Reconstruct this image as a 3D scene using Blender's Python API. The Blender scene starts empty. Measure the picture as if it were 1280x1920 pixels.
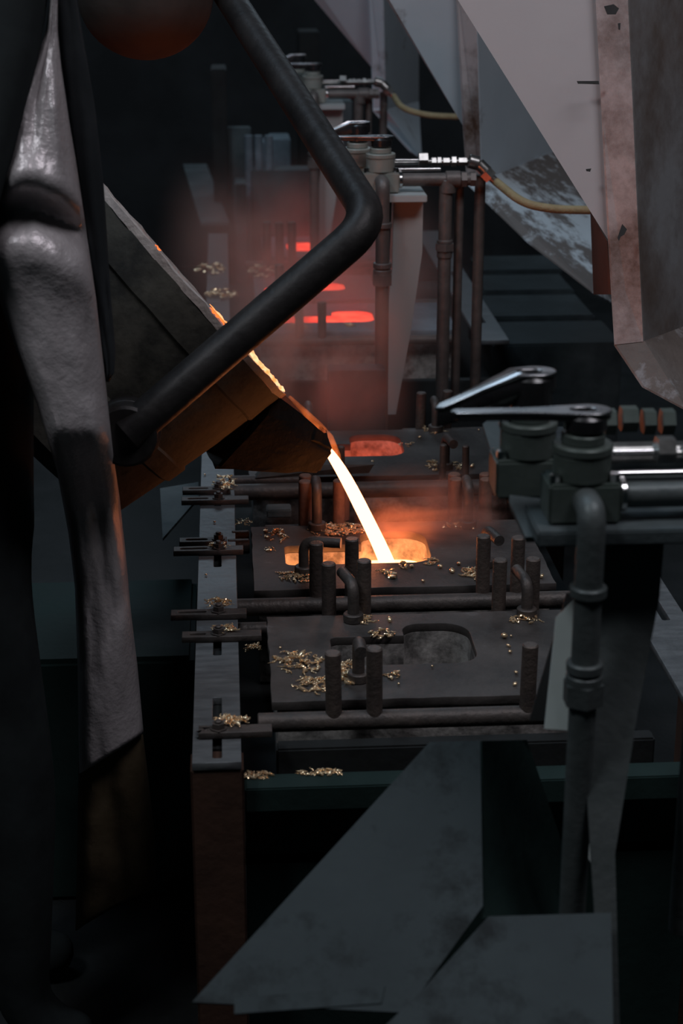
import bpy, bmesh, math, random
from mathutils import Vector, Matrix, noise
random.seed(7)
C = bpy.context.scene.collection
sc = bpy.context.scene
PI = math.pi
# ------------------------------------------------------------ camera
FPX = 3300.0; PITCH = math.atan(1161/FPX); YAW = math.radians(3.76); CAMZ = 1.815
Fv = Vector((math.sin(YAW)*math.cos(PITCH), math.cos(YAW)*math.cos(PITCH), -math.sin(PITCH)))
Rv = Vector((math.cos(YAW), -math.sin(YAW), 0)); Uv = Rv.cross(Fv)
cd = bpy.data.cameras.new('camera'); cam = bpy.data.objects.new('camera', cd); C.objects.link(cam)
cam.matrix_world = Matrix(((Rv.x, Uv.x, -Fv.x, 0), (Rv.y, Uv.y, -Fv.y, 0), (Rv.z, Uv.z, -Fv.z, CAMZ), (0, 0, 0, 1)))
cd.sensor_fit = 'VERTICAL'; cd.sensor_height = 36; cd.lens = 36*FPX/1920
cd.dof.use_dof = True; cd.dof.focus_distance = 3.0; cd.dof.aperture_fstop = 5.6
cd.clip_start = 0.05
sc.camera = cam
# ------------------------------------------------------------ world, lights, exposure
w = bpy.data.worlds.new('world'); sc.world = w; w.use_nodes = True
w.node_tree.nodes['Background'].inputs[0].default_value = (0.5, 0.8, 0.88, 1)
w.node_tree.nodes['Background'].inputs[1].default_value = 0.006
def area(name, loc, target, sx, sy, power, col):
    l = bpy.data.lights.new(name, 'AREA'); l.shape = 'RECTANGLE'; l.size = sx; l.size_y = sy; l.energy = power; l.color = col
    o = bpy.data.objects.new(name, l); C.objects.link(o); o.location = loc
    o.rotation_euler = (Vector(target)-Vector(loc)).to_track_quat('-Z', 'Y').to_euler(); return o
area('skylight', (1.6, 1.2, 4.6), (0.6, 3.2, 1.2), 1.6, 1.2, 50, (0.95, 0.92, 1.0))
area('roof_light', (0.3, 8.6, 3.9), (0.4, 4.0, 0.8), 3.0, 1.4, 34, (0.66, 0.84, 1.0))
area('bay_fill', (-0.9, 3.2, 4.7), (0.9, 5.2, 1.2), 1.2, 1.2, 38, (0.60, 0.80, 1.0))  # added lamp with no seen source, throws bluish light on the far hoppers
area('side_fill', (-1.6, 0.9, 4.2), (0.0, 2.6, 1.0), 0.6, 0.6, 32, (0.9, 0.94, 1.0))  # extra fill lamp out of view, brightens the apron and valve gusset
sc.view_settings.view_transform = 'Standard'; sc.view_settings.look = 'None'
sc.view_settings.exposure = 0.0; sc.view_settings.gamma = 1; sc.view_settings.use_curve_mapping = False
sc.cycles.use_denoising = True; sc.cycles.max_bounces = 6; sc.cycles.volume_bounces = 1
sc.cycles.volume_step_rate = 1.0; sc.cycles.volume_max_steps = 128; sc.cycles.sample_clamp_indirect = 4

# ------------------------------------------------------------ measuring helpers (photo measurements -> metres)
def ray(x, y): return Rv*((x-640)/FPX) + Uv*(-(y-960)/FPX) + Fv
def PZ(x, y, z=.7):
    r = ray(x, y); t = (z-CAMZ)/r.z; return Vector((r.x*t, r.y*t, z))
def PY(x, y, Y):
    r = ray(x, y); t = Y/r.y; return Vector((r.x*t, Y, CAMZ+r.z*t))
def PD(x, y, d):
    r = ray(x, y)*d; return Vector((r.x, r.y, CAMZ+r.z))

# ------------------------------------------------------------ materials
def mat(name, base, rough=.6, metal=0., col2=None, nscale=12, ncon=(.4, .65), bump=.15, bscale=60, spec=.2, rvar=.15, stretch=None, col3=None, scale3=5, con3=(.55, .65), coat=0):
    m = bpy.data.materials.new(name); m.use_nodes = True; nt = m.node_tree; N = nt.nodes; L = nt.links
    b = N['Principled BSDF']; tc = N.new('ShaderNodeTexCoord'); vec = tc.outputs['Object']
    if stretch:
        mp = N.new('ShaderNodeMapping'); mp.inputs['Scale'].default_value = stretch; L.new(vec, mp.inputs[0]); vec = mp.outputs[0]
    n = N.new('ShaderNodeTexNoise'); n.inputs['Scale'].default_value = nscale; n.inputs['Detail'].default_value = 8; n.inputs['Roughness'].default_value = .65; L.new(vec, n.inputs[0])
    r = N.new('ShaderNodeValToRGB'); r.color_ramp.elements[0].position = ncon[0]; r.color_ramp.elements[1].position = ncon[1]
    r.color_ramp.elements[0].color = (*base, 1); r.color_ramp.elements[1].color = (*(col2 or tuple(c*1.5 for c in base)), 1)
    L.new(n.outputs[0], r.inputs[0]); out = r.outputs[0]
    if col3:
        n3 = N.new('ShaderNodeTexNoise'); n3.inputs['Scale'].default_value = scale3; n3.inputs['Detail'].default_value = 10; n3.inputs['Roughness'].default_value = .7; L.new(tc.outputs['Object'], n3.inputs[0])
        r3 = N.new('ShaderNodeValToRGB'); r3.color_ramp.elements[0].position = con3[0]; r3.color_ramp.elements[1].position = con3[1]; L.new(n3.outputs[0], r3.inputs[0])
        mx = N.new('ShaderNodeMix'); mx.data_type = 'RGBA'; L.new(r3.outputs[0], mx.inputs[0]); L.new(out, mx.inputs[6]); mx.inputs[7].default_value = (*col3, 1); out = mx.outputs[2]
    L.new(out, b.inputs['Base Color'])
    b.inputs['Metallic'].default_value = metal; b.inputs['Specular IOR Level'].default_value = spec; b.inputs['Coat Weight'].default_value = coat
    mr = N.new('ShaderNodeMapRange'); mr.inputs[3].default_value = max(.05, rough-rvar); mr.inputs[4].default_value = min(1, rough+rvar); L.new(n.outputs[0], mr.inputs[0]); L.new(mr.outputs[0], b.inputs['Roughness'])
    if bump:
        bn = N.new('ShaderNodeTexNoise'); bn.inputs['Scale'].default_value = bscale; bn.inputs['Detail'].default_value = 6; L.new(tc.outputs['Object'], bn.inputs[0])
        bu = N.new('ShaderNodeBump'); bu.inputs['Strength'].default_value = bump; bu.inputs['Distance'].default_value = .004; L.new(bn.outputs[0], bu.inputs['Height']); L.new(bu.outputs[0], b.inputs['Normal'])
    return m
def emat(name, col, s, col2=None, scale=30):
    m = bpy.data.materials.new(name); m.use_nodes = True; nt = m.node_tree; nt.nodes.clear()
    o = nt.nodes.new('ShaderNodeOutputMaterial'); e = nt.nodes.new('ShaderNodeEmission'); e.inputs[1].default_value = s; e.inputs[0].default_value = (*col, 1)
    if col2:
        tc = nt.nodes.new('ShaderNodeTexCoord'); n = nt.nodes.new('ShaderNodeTexNoise'); n.inputs['Scale'].default_value = scale; n.inputs['Detail'].default_value = 5
        r = nt.nodes.new('ShaderNodeValToRGB'); r.color_ramp.elements[0].position = .4; r.color_ramp.elements[1].position = .62
        r.color_ramp.elements[0].color = (*col, 1); r.color_ramp.elements[1].color = (*col2, 1)
        nt.links.new(tc.outputs['Object'], n.inputs[0]); nt.links.new(n.outputs[0], r.inputs[0]); nt.links.new(r.outputs[0], e.inputs[0])
    nt.links.new(e.outputs[0], o.inputs[0]); return m
M = dict(
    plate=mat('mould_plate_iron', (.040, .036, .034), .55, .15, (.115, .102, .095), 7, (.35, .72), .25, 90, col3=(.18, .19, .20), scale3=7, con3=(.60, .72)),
    body=mat('mould_body_iron', (.055, .06, .06), .7, .1, (.14, .14, .135), 14, (.35, .75), .4, 60),
    wall=mat('cavity_wall', (.10, .095, .09), .8, 0, (.36, .34, .32), 28, (.38, .62), .4, 80),
    rod=mat('rod_steel', (.06, .055, .052), .48, .35, (.11, .09, .08), 18, (.35, .7), .35, 120),
    pin=mat('pin_steel', (.075, .062, .056), .5, .3, (.13, .10, .085), 22, (.35, .7), .4, 140),
    rail=mat('rail_steel', (.085, .09, .094), .42, .3, (.17, .18, .185), 16, (.3, .75), .2, 60, stretch=(1, 4, 1)),
    post=mat('rusty_post', (.045, .024, .017), .85, 0, (.07, .036, .024), 8, bump=.3),
    green=mat('dark_green_paint', (.010, .022, .020), .7, 0, (.014, .03, .027), 6, bump=.2),
    dark=mat('dark_machine', (.012, .013, .013), .7, 0, (.02, .022, .022), 8, bump=.2),
    step=mat('step_plate', (.045, .058, .062), .7, 0, (.075, .092, .096), 9, bump=.3),
    hop1=mat('hopper_white_warm_lit', (.57, .52, .525), .55, 0, (.61, .56, .56), 3, (.3, .7), .08, 40, col3=(.42, .37, .36), scale3=9, con3=(.62, .9)),  # pinkish base holds the warm light on the near hopper
    hop2=mat('hopper_white_cool_lit', (.46, .54, .59), .6, 0, (.52, .60, .65), 4, (.3, .7), .1, 40, col3=(.10, .075, .06), scale3=4.5, con3=(.58, .72)),  # blue base holds the cool light on the farther hoppers
    rust=mat('hopper_rusted_flange', (.52, .48, .48), .65, 0, (.47, .43, .42), 6, (.3, .7), .15, 50, col3=(.095, .055, .038), scale3=2.8, con3=(.44, .62)),
    stain=mat('hopper_stained_side', (.24, .245, .25), .7, 0, (.13, .10, .085), 2.6, (.40, .60), .2, 40, col3=(.075, .055, .045), scale3=4, con3=(.45, .75)),
    sand=mat('sand_worn_chute', (.12, .115, .11), .75, 0, (.14, .13, .125), 8, (.3, .7), .5, 45, col3=(.45, .52, .56), scale3=2.6, con3=(.47, .52)),
    sand1=mat('sand_worn_chute_near', (.12, .10, .09), .75, 0, (.17, .145, .13), 8, (.3, .7), .6, 45, col3=(.25, .24, .24), scale3=7, con3=(.52, .58)),
    under=mat('chute_sheet', (.030, .040, .043), .75, 0, (.046, .059, .062), 7, (.3, .7), .2, 40, col3=(.015, .019, .02), scale3=11, con3=(.5, .66)),
    bracket=mat('bracket_paint', (.36, .38, .37), .6, 0, (.36, .375, .37), 10, (.3, .7), .1, 60, col3=(.16, .11, .08), scale3=7, con3=(.62, .75)),
    ladle=mat('ladle_shell', (.022, .022, .020), .8, .0, (.13, .122, .10), 7, (.34, .74), .6, 35, col3=(.025, .024, .022), scale3=7, con3=(.55, .65)),
    lip=mat('ladle_spout_skin', (.010, .009, .0085), .9, 0, (.018, .015, .014), 14, bump=.9, bscale=50),  # near-black base puts the spout's self-shadow into its colour
    rim=mat('ladle_lining', (.42, .36, .33), .9, 0, (.58, .50, .45), 30, bump=.8, bscale=60),
    yoke=mat('yoke_tube', (.018, .017, .017), .46, .3, (.035, .032, .031), 14, (.35, .7), .25, 70, rvar=.06),
    drum=mat('drum_shell', (.03, .027, .025), .7, 0, (.05, .042, .038), 5, bump=.2),
    alu=mat('aluminised_cloth', (.40, .37, .375), .36, .35, (.56, .52, .53), 9, (.3, .75), .35, 130, col3=(.24, .22, .22), scale3=13, con3=(.6, .75), rvar=.1),
    leather=mat('brown_leather', (.075, .055, .032), .7, 0, (.12, .09, .055), 8, bump=.4, bscale=50),
    cloth=mat('dark_workwear', (.015, .018, .019), .9, 0, (.022, .027, .028), 9, bump=.2, bscale=25, spec=.1),
    flap=mat('dark_coat_edge', (.03, .034, .037), .4, .2, (.045, .05, .055), 5, bump=.1),
    skin=mat('skin', (.35, .2, .14), .6),
    stitch=mat('stitching', (.30, .33, .34), .6),
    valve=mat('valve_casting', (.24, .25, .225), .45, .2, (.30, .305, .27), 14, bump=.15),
    black=mat('black_plastic', (.012, .012, .013), .28, 0, (.02, .02, .021), 20, bump=0, rvar=.05, spec=.6),
    chrome=mat('chromed_steel', (.6, .6, .6), .18, 1., (.75, .75, .75), 20, bump=0, rvar=.06),
    fit=mat('steel_fittings', (.25, .25, .24), .3, .9, (.45, .45, .43), 20, bump=.1, rvar=.1),
    pipe=mat('brown_pipe', (.095, .085, .08), .45, .3, (.165, .145, .135), 20, (.3, .7), .3, 90),
    lever=mat('polished_lever', (.30, .30, .31), .28, 1., (.38, .38, .39), 20, bump=0, rvar=.05),
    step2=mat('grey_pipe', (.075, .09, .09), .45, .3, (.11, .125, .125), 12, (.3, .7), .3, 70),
    hose=mat('braided_hose', (.28, .22, .12), .6, 0, (.34, .28, .16), 30, bump=.5, bscale=200),
    gold=mat('brass_drips', (.85, .58, .34), .2, .75, (1, .78, .50), 60, bump=.1, rvar=.1),
    floor=mat('floor_steel', (.014, .016, .016), .6, .2, (.024, .026, .027), 6, bump=.3),
    conc=mat('back_wall', (.018, .02, .021), .9, 0, (.028, .031, .033), 3, bump=.3),
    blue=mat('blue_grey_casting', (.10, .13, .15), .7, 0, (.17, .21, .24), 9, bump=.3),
    stream=emat('molten_stream', (1, .29, .12), 8),
    pool=emat('molten_pool', (1, .27, .07), 10, (1, .36, .10), 20),
    lmelt=emat('ladle_melt', (1, .20, .06), 13),
    pinr=mat('rust_red_pin', (.13, .07, .052), .6, .1, (.20, .115, .085), 22, (.35, .7), .4, 140),
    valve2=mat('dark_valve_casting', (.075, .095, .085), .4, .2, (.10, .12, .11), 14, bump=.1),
    white=mat('gusset_lightened', (.55, .62, .60), .6, 0, (.6, .66, .64), 10, bump=.1),  # base lightened to make up for the shelf's shade on the gussets
    slabm=mat('ledge_paint', (.022, .029, .031), .75, 0, (.04, .05, .053), 9, bump=.3),
    mark=mat('dark_scuff', (.03, .028, .027), .8, 0, bump=0),
    cool=emat('cooling_melt', (1, .10, .035), 4.5, (1, .15, .05), 30),
    rear=emat('rear_melt', (1, .05, .03), 2.6, (1, .09, .05), 30),
    slag=emat('hot_slag', (1, .55, .28), 1.6, (1, .30, .08), 50),
    ember=emat('ember', (1, .16, .03), 1.8),
)

# ------------------------------------------------------------ object helpers
def tag(o, label=None, cat=None, group=None, kind=None):
    if label: o['label'] = label
    if cat: o['category'] = cat
    if group: o['group'] = group
    if kind: o['kind'] = kind
    return o
def empty(name, loc, label=None, cat=None, group=None):
    o = bpy.data.objects.new(name, None); C.objects.link(o); o.location = loc; o.empty_display_size = .05
    bpy.context.view_layer.update() if False else None
    return tag(o, label, cat, group)
def smooth(me, ang=40):
    for p in me.polygons: p.use_smooth = True
    try: me.set_sharp_from_angle(angle=math.radians(ang))
    except Exception: pass
def link(name, me, m, parent=None, sm=True):
    """mesh given in world coordinates; parent is an unrotated empty"""
    if parent is not None:
        l = parent_loc(parent); me.transform(Matrix.Translation(-l))
    if sm: smooth(me)
    me.materials.append(M[m] if isinstance(m, str) else m)
    o = bpy.data.objects.new(name, me); C.objects.link(o)
    if parent is not None: o.parent = parent
    return o
def parent_loc(p):
    l = Vector((0, 0, 0))
    while p is not None: l += p.location; p = p.parent
    return l
def bm2me(bm, name='m'):
    bmesh.ops.recalc_face_normals(bm, faces=bm.faces)
    me = bpy.data.meshes.new(name); bm.to_mesh(me); bm.free(); return me
def bevel(bm, wdt, seg=2):
    if wdt: bmesh.ops.bevel(bm, geom=[e for e in bm.edges if e.calc_face_angle(0) > .5], offset=wdt, segments=seg, affect='EDGES', clamp_overlap=True)
def box_bm(bm, a, b):
    r = bmesh.ops.create_cube(bm, size=1); a = Vector(a); b = Vector(b)
    for v in r['verts']: v.co = Vector(((a.x+b.x)/2+v.co.x*(b.x-a.x), (a.y+b.y)/2+v.co.y*(b.y-a.y), (a.z+b.z)/2+v.co.z*(b.z-a.z)))
    return r['verts']
def box(a, b, bev=.002, seg=2):
    bm = bmesh.new(); box_bm(bm, a, b); bevel(bm, bev, seg); return bm2me(bm)
def join(*mes):
    bm = bmesh.new()
    for me in mes: bm.from_mesh(me)
    return bm2me(bm)
def frame_at(d):
    d = d.normalized(); u = Vector((0, 0, 1)) if abs(d.z) < .9 else Vector((1, 0, 0))
    a = d.cross(u).normalized(); return a, a.cross(d)
def tube_me(pts, rad, seg=16, cap=True, bev=0):
    """swept tube through points, parallel transport"""
    pts = [Vector(p) for p in pts]; n = len(pts)
    if not hasattr(rad, '__len__'): rad = [rad]*n
    bm = bmesh.new(); rings = []; a = None
    for i, p in enumerate(pts):
        t = ((pts[min(i+1, n-1)]-p).normalized() + (p-pts[max(i-1, 0)]).normalized()).normalized()
        if a is None: a, b = frame_at(t)
        else: a = (a - t*a.dot(t)).normalized(); b = a.cross(t)
        rings.append([bm.verts.new(p + (a*math.cos(2*PI*k/seg)+b*math.sin(2*PI*k/seg))*rad[i]) for k in range(seg)])
    for r0, r1 in zip(rings, rings[1:]):
        for k in range(seg): bm.faces.new((r0[k], r0[(k+1) % seg], r1[(k+1) % seg], r1[k]))
    if cap:
        bm.faces.new(rings[0][::-1]); bm.faces.new(rings[-1])
    return bm2me(bm)
def cyl(p0, p1, r, seg=20, ch=.0015):
    p0 = Vector(p0); p1 = Vector(p1); d = (p1-p0).normalized()*min(ch, r*.4)
    return tube_me([p0, p0+d, p1-d, p1], [r-min(ch, r*.4), r, r, r-min(ch, r*.4)], seg)
def hexnut(p0, p1, r): return tube_me([Vector(p0), Vector(p1)], r, 6)
def bend(pts, r, k=6):
    """round the inner corners of a polyline"""
    pts = [Vector(p) for p in pts]; out = [pts[0]]
    for a, p, b in zip(pts, pts[1:], pts[2:]):
        u = (a-p).normalized()*min(r, (a-p).length*.45); v = (b-p).normalized()*min(r, (b-p).length*.45)
        for i in range(k+1):
            t = i/k; out.append(p + u*(1-t)**2 + v*t**2)
    return out+[pts[-1]]
def slab(outlines, t, mtx=None, bev=0):
    """flat sheet with holes: outlines in 2-D, thickness t (from 0 to t)"""
    cu = bpy.data.curves.new('c', 'CURVE'); cu.dimensions = '2D'; cu.fill_mode = 'BOTH'; cu.extrude = t/2; cu.bevel_depth = bev; cu.bevel_resolution = 1; cu.offset = -bev
    for ol in outlines:
        s = cu.splines.new('POLY'); s.points.add(len(ol)-1)
        for q, p in zip(s.points, ol): q.co = (p[0], p[1], 0, 1)
        s.use_cyclic_u = True
    if bev: cu.extrude = max(.0001, t/2-bev)
    o = bpy.data.objects.new('c', cu); C.objects.link(o)
    dg = bpy.context.evaluated_depsgraph_get(); dg.update()
    me = bpy.data.meshes.new_from_object(o.evaluated_get(dg)); bpy.data.objects.remove(o); bpy.data.curves.remove(cu)
    me.materials.clear()
    me.transform(Matrix.Translation((0, 0, t/2)))
    if mtx is not None: me.transform(mtx)
    return me
def rrect(x0, y0, x1, y1, r, k=6):
    out = []
    for cx, cy, a0 in ((x1-r, y1-r, 0), (x0+r, y1-r, 90), (x0+r, y0+r, 180), (x1-r, y0+r, 270)):
        for i in range(k+1):
            a = math.radians(a0+90*i/k); out.append((cx+r*math.cos(a), cy+r*math.sin(a)))
    return out
def sheet(pts, t=.004):
    """thick polygonal plate from 3-D corner points"""
    pts = [Vector(p) for p in pts]; n = Vector((0, 0, 0))
    for a, b in zip(pts, pts[1:]+pts[:1]): n += a.cross(b)
    n.normalize(); bm = bmesh.new()
    a = [bm.verts.new(p+n*t/2) for p in pts]; b = [bm.verts.new(p-n*t/2) for p in pts]
    bm.faces.new(a); bm.faces.new(b[::-1])
    for i in range(len(pts)): j = (i+1) % len(pts); bm.faces.new((a[i], b[i], b[j], a[j]))
    return bm2me(bm)
def blob_bm(bm, c, r, sc3=(1, 1, 1), rot=0, sub=1):
    g = bmesh.ops.create_icosphere(bm, subdivisions=sub, radius=r)
    mt = Matrix.Rotation(rot, 4, 'Z') @ Matrix.Rotation(random.uniform(-.5, .5), 4, 'Y') @ Matrix.Diagonal((*sc3, 1))
    for v in g['verts']: v.co = mt @ v.co + Vector(c)
def copy_tree(o, parent=None):
    c = o.copy(); C.objects.link(c); c.parent = parent
    for ch in o.children: copy_tree(ch, c)
    return c

# ============================================================ SETTING
tag(link('floor', box((-4, 0.5, -.06), (4, 9, 0), 0), 'floor', sm=False), kind='structure')
tag(link('wall_back', box((-4, 9, 0), (4, 9.1, 5), 0), 'conc', sm=False), kind='structure')
tag(link('wall_left', box((-2.6, 0.5, 0), (-2.5, 9, 5), 0), 'conc', sm=False), kind='structure')
# raised tread lozenges of the chequer plate floor
bm = bmesh.new()
for i in range(34):
    for j in range(44):
        x = -.78+i*.022; y = 2.95+j*.022
        if (i+j) % 2: continue
        a = math.radians(45 if i % 2 else -45); mt = Matrix.Translation((x, y, .0)) @ Matrix.Rotation(a, 4, 'Z') @ Matrix.Diagonal((.012, .0028, .0022, 1))
        g = bmesh.ops.create_icosphere(bm, subdivisions=1, radius=1)
        for v in g['verts']: v.co = mt @ v.co
me = bm2me(bm); me.transform(Matrix.Translation((0, 0, 0)))
tag(link('trim_1', me, 'floor'), kind='structure')

# ============================================================ MOULD BENCH
bench = empty('mould_bench', (0, 2.15, 0), 'steel mould bench carrying the casting moulds, with a slotted flat bar along its left side', 'bench')
XL0, XL1 = -.062, .005
slots = [(2.165, 2.212), (2.262, 2.30), (2.455, 2.50), (2.535, 2.60), (2.83, 2.93), (3.15, 3.24), (3.30, 3.36)]
def slotpoly(y0, y1, cx=-.028, hw=.0065): return rrect(cx-hw, y0, cx+hw, y1, .003, 3)
sl = []
for y in (1212, 1330, 1400, 1050, 938): sl.append(PZ(405, y).y)
holes = [slotpoly(a-.035, a+.04) for a in sorted(set(round(s, 3) for s in sl)) if True]
# keep slots apart
ys = sorted(sl); sel = []
for a in ys:
    if not sel or a-sel[-1] > .085: sel.append(a)
holes = [slotpoly(a-.034, a+.04) for a in sel]
link('slotted_rail', slab([[(XL0, 2.15), (XL1, 2.15), (XL1, 3.72), (XL0, 3.72)]]+holes, .012, Matrix.Translation((0, 0, .688)), .0008), 'rail', bench, sm=False)
link('slotted_rail', slab([[(.655, 1.95), (.735, 1.95), (.735, 3.7), (.655, 3.7)], slotpoly(2.2, 2.3, .70), slotpoly(2.6, 2.7, .70)], .012, Matrix.Translation((0, 0, .688)), .0008), 'rail', bench, sm=False)
for o in list(bench.children)[-1:]: o['label'] = 'right-hand slotted bar'
link('post', box((XL0-.003, 2.152, .0), (XL1+.003, 2.21, .6875), .003), 'post', bench)
link('post', box((XL0, 3.60, .0), (XL1, 3.66, .6875), .003), 'post', bench)
link('post', box((.66, 2.3, .0), (.73, 2.36, .6875), .003), 'post', bench)
link('post', box((.66, 3.60, .0), (.73, 3.66, .6875), .003), 'post', bench)
link('web', box((-.050, 2.215, .56), (-.004, 3.70, .6875), 0), 'dark', bench)
link('deck', box((-.003, 2.215, .50), (.655, 3.72, .52), .002), 'dark', bench)
p = PY(455, 1467, 2.19); q = PY(745, 1502, 2.19)
link('cross_beam', box((.009, 2.17, q.z), (.655, 2.213, p.z), .002), 'green', bench)
link('apron_panel', box((.009, 2.215, .12), (.655, 2.225, p.z-.05), .001), 'green', bench)
# beam in front of the first mould
link('front_beam', box((.055, 2.245, .615), (.60, 2.275, .668), .003), 'dark', bench)

# ============================================================ MOULDS
def keyhole(hx0, hx1, y0, y1, rx0=None, ry1=None, r=.036, rr=.012):
    """rounded-rectangle pouring hole with a runner to the left"""
    out = []
    def arc(cx, cy, r, a0, a1, k=7):
        for i in range(k+1):
            a = math.radians(a0+(a1-a0)*i/k); out.append((cx+r*math.cos(a), cy+r*math.sin(a)))
    arc(hx1-r, y0+r, r, -90, 0); arc(hx1-r*1.2, y1-r*1.2, r*1.2, 0, 90)
    if rx0 is None:
        arc(hx0+r, y1-r, r, 90, 180); arc(hx0+r, y0+r, r, 180, 270)
    else:
        arc(hx0+r*.8, y1-r*.8, r*.8, 90, 180)
        out.append((hx0, ry1))
        arc(rx0+rr, ry1-rr, rr, 90, 180); arc(rx0+rr, y0+rr, rr, 180, 270)
    return out
def rod_handle(base, top_dir, h=.075, reach=.06, r=.0095, up=0):
    b = Vector(base); d = Vector(top_dir).normalized()
    return tube_me(bend([b, b+Vector((0, 0, h)), b+Vector((0, 0, h+up))+d*reach], .022), r, 14)
def mould(Y0, Y1, x0, x1, hole, label, melt=None, mz=.635, pmat='plate', group='casting moulds on the benches', handles=()):
    t = empty('casting_mould', ((x0+x1)/2, (Y0+Y1)/2, .52), label, 'mould', group)
    ol = [(x0, Y0), (x1, Y0), (x1, Y1), (x0, Y1)]
    # slightly worn outline
    def worn(ol, amp=.0012, n=16):
        out = []
        for a, b in zip(ol, ol[1:]+ol[:1]):
            for i in range(n):
                u = i/n; out.append((a[0]+(b[0]-a[0])*u+random.uniform(-amp, amp), a[1]+(b[1]-a[1])*u+random.uniform(-amp, amp)))
        return out
    link('cover_plate', slab([worn(ol), hole], .014, Matrix.Translation((0, 0, .686)), .0008), pmat, t, sm=False)
    ins = .008
    hb = [(x+(.001 if x > (x0+x1)/2 else -.001), y) for x, y in hole]
    link('mould_body', slab([[(x0+ins, Y0+ins), (x1-ins, Y0+ins), (x1-ins, Y1-ins), (x0+ins, Y1-ins)], hole], .1595, Matrix.Translation((0, 0, .526)), 0), 'wall', t, sm=False)
    link('cavity_floor', box((x0+.02, Y0+.02, .5205), (x1-.02, Y1-.02, .5255), 0), 'body', t)
    if melt:
        hx = [p[0] for p in hole]; hy = [p[1] for p in hole]
        cx = sum(hx)/len(hx); cy = sum(hy)/len(hy)
        me = slab([[(x+(.0006 if x < cx else -.0006), y+(.0006 if y < cy else -.0006)) for x, y in hole]], .004, Matrix.Translation((0, 0, mz)))
        link('melt', me, melt, t, sm=False)['label'] = 'glowing melt in the pouring hole'
    for (bx, by, dx, dy, h, rc) in handles:
        z0 = .7005
        ho = link('lifting_handle', rod_handle((bx, by, z0+.008), (dx, dy, 0), h, rc), 'rod', t)
        link('collar', cyl((bx, by, z0-.0003), (bx, by, z0+.014), .0165), 'rod', ho)
    return t
Hx0, Hx1 = .262, .362
m1 = mould(2.335, 2.655, .052, .56, keyhole(.268, .374, 2.455, 2.612, .15, 2.565), 'front casting mould with an empty dark pouring hole, nearest the camera',
      handles=[(.192, 2.628, -.25, 1, .055, .06), (.476, 2.632, -.15, 1, .05, .06), (.183, 2.400, 0, -1, .060, .052)])
m2 = mould(2.772, 3.09, .034, .55, keyhole(.232, .352, 2.888, 3.048, .092, 2.985), 'casting mould being filled, with glowing yellow pouring hole under the metal stream', 'pool', .640,
      handles=[(.156, 3.068, 0, 1, .075, .04), (.437, 3.062, 0, 1, .072, .04), (.122, 2.846, 1, -.25, .052, .065), (.440, 2.86, .22, -1, .062, .065)])
m3 = mould(3.378, 3.70, .035, .60, keyhole(.256, .366, 3.512, 3.668, .20, 3.60), 'casting mould just behind the stream with a dull orange pouring hole', 'cool', .632,
      handles=[(.437, 3.415, .15, -1, .062, .06), (.449, 3.682, 0, 1, .052, .04), (.17, 3.66, 0, 1, .052, .04)])
# unit behind; the bluish light on it is put into the plate colour
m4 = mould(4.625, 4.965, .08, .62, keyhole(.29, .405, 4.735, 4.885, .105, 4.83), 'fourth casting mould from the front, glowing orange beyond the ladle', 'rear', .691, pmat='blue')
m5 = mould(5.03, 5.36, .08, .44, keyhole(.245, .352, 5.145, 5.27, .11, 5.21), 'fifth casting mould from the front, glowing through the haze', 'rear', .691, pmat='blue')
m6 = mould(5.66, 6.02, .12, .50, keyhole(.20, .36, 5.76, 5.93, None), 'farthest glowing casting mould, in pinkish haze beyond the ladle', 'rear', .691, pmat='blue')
bench2 = empty('mould_bench', (.3, 4.6, 0), 'rear steel mould bench beyond the ladle, under the three hazy moulds', 'bench')
link('slotted_rail', slab([[(-.062, 4.5), (.005, 4.5), (.005, 6.1), (-.062, 6.1)], slotpoly(4.7, 4.8), slotpoly(5.1, 5.2), slotpoly(5.5, 5.6)], .012, Matrix.Translation((0, 0, .688)), .0008), 'rail', bench2, sm=False)
link('slotted_rail', slab([[(.66, 4.5), (.74, 4.5), (.74, 6.1), (.66, 6.1)], slotpoly(4.7, 4.8, .7), slotpoly(5.3, 5.4, .7)], .012, Matrix.Translation((0, 0, .688)), .0008), 'rail', bench2, sm=False)
link('deck', box((-.06, 4.5, .49), (.74, 6.1, .52), .002), 'dark', bench2)
link('front_panel', box((-.06, 4.47, .05), (.74, 4.4995, .60), .002), 'dark', bench2)

# ------------------------------------------------------------ clamp rods: rod + fork strap + bolt (+ pins)
def clamp(Y, z, x0, x1, r, strap, label, pins=(), ph=.095, pr=.0118, w2=.024, m='rod', pm='pin'):
    """strap = (x0, x1, Yc) flat fork lying on the rail"""
    t = empty('clamp_rod', (strap[0] if strap else x0, Y, .70), label, 'clamp', 'clamp rods bolted across the slotted bar')
    link('rod', cyl((x0, Y, z), (x1, Y, z), r), m, t)
    if strap:
        sx0, sx1, sy = strap; bx = -.026; hw = w2/2
        ol = [(sx0, sy-hw), (sx1, sy-hw), (sx1, sy+hw), (sx0, sy+hw)]
        so = link('fork_strap', slab([ol, rrect(sx0+.012, sy-.0042, bx-.020, sy+.0042, .004, 3)], .010, Matrix.Translation((0, 0, .7008)), .001), m, t, sm=False)
        b = link('bolt', join(cyl((bx, sy, .7112), (bx, sy, .7128), .0135), hexnut((bx, sy, .7128), (bx, sy, .7205), .0095), cyl((bx, sy, .7205), (bx, sy, .7245), .0052)), m, t)
    for (px, py) in pins:
        h = ph+random.uniform(-.003, .003)
        lean = random.uniform(-.0015, .0015)
        link('pin', cyl((px, py, .692), (px+lean, py, .70+h), pr, 20, .002), pm, t)
    return t
px4 = (.140, .199, .422, .480)
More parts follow.
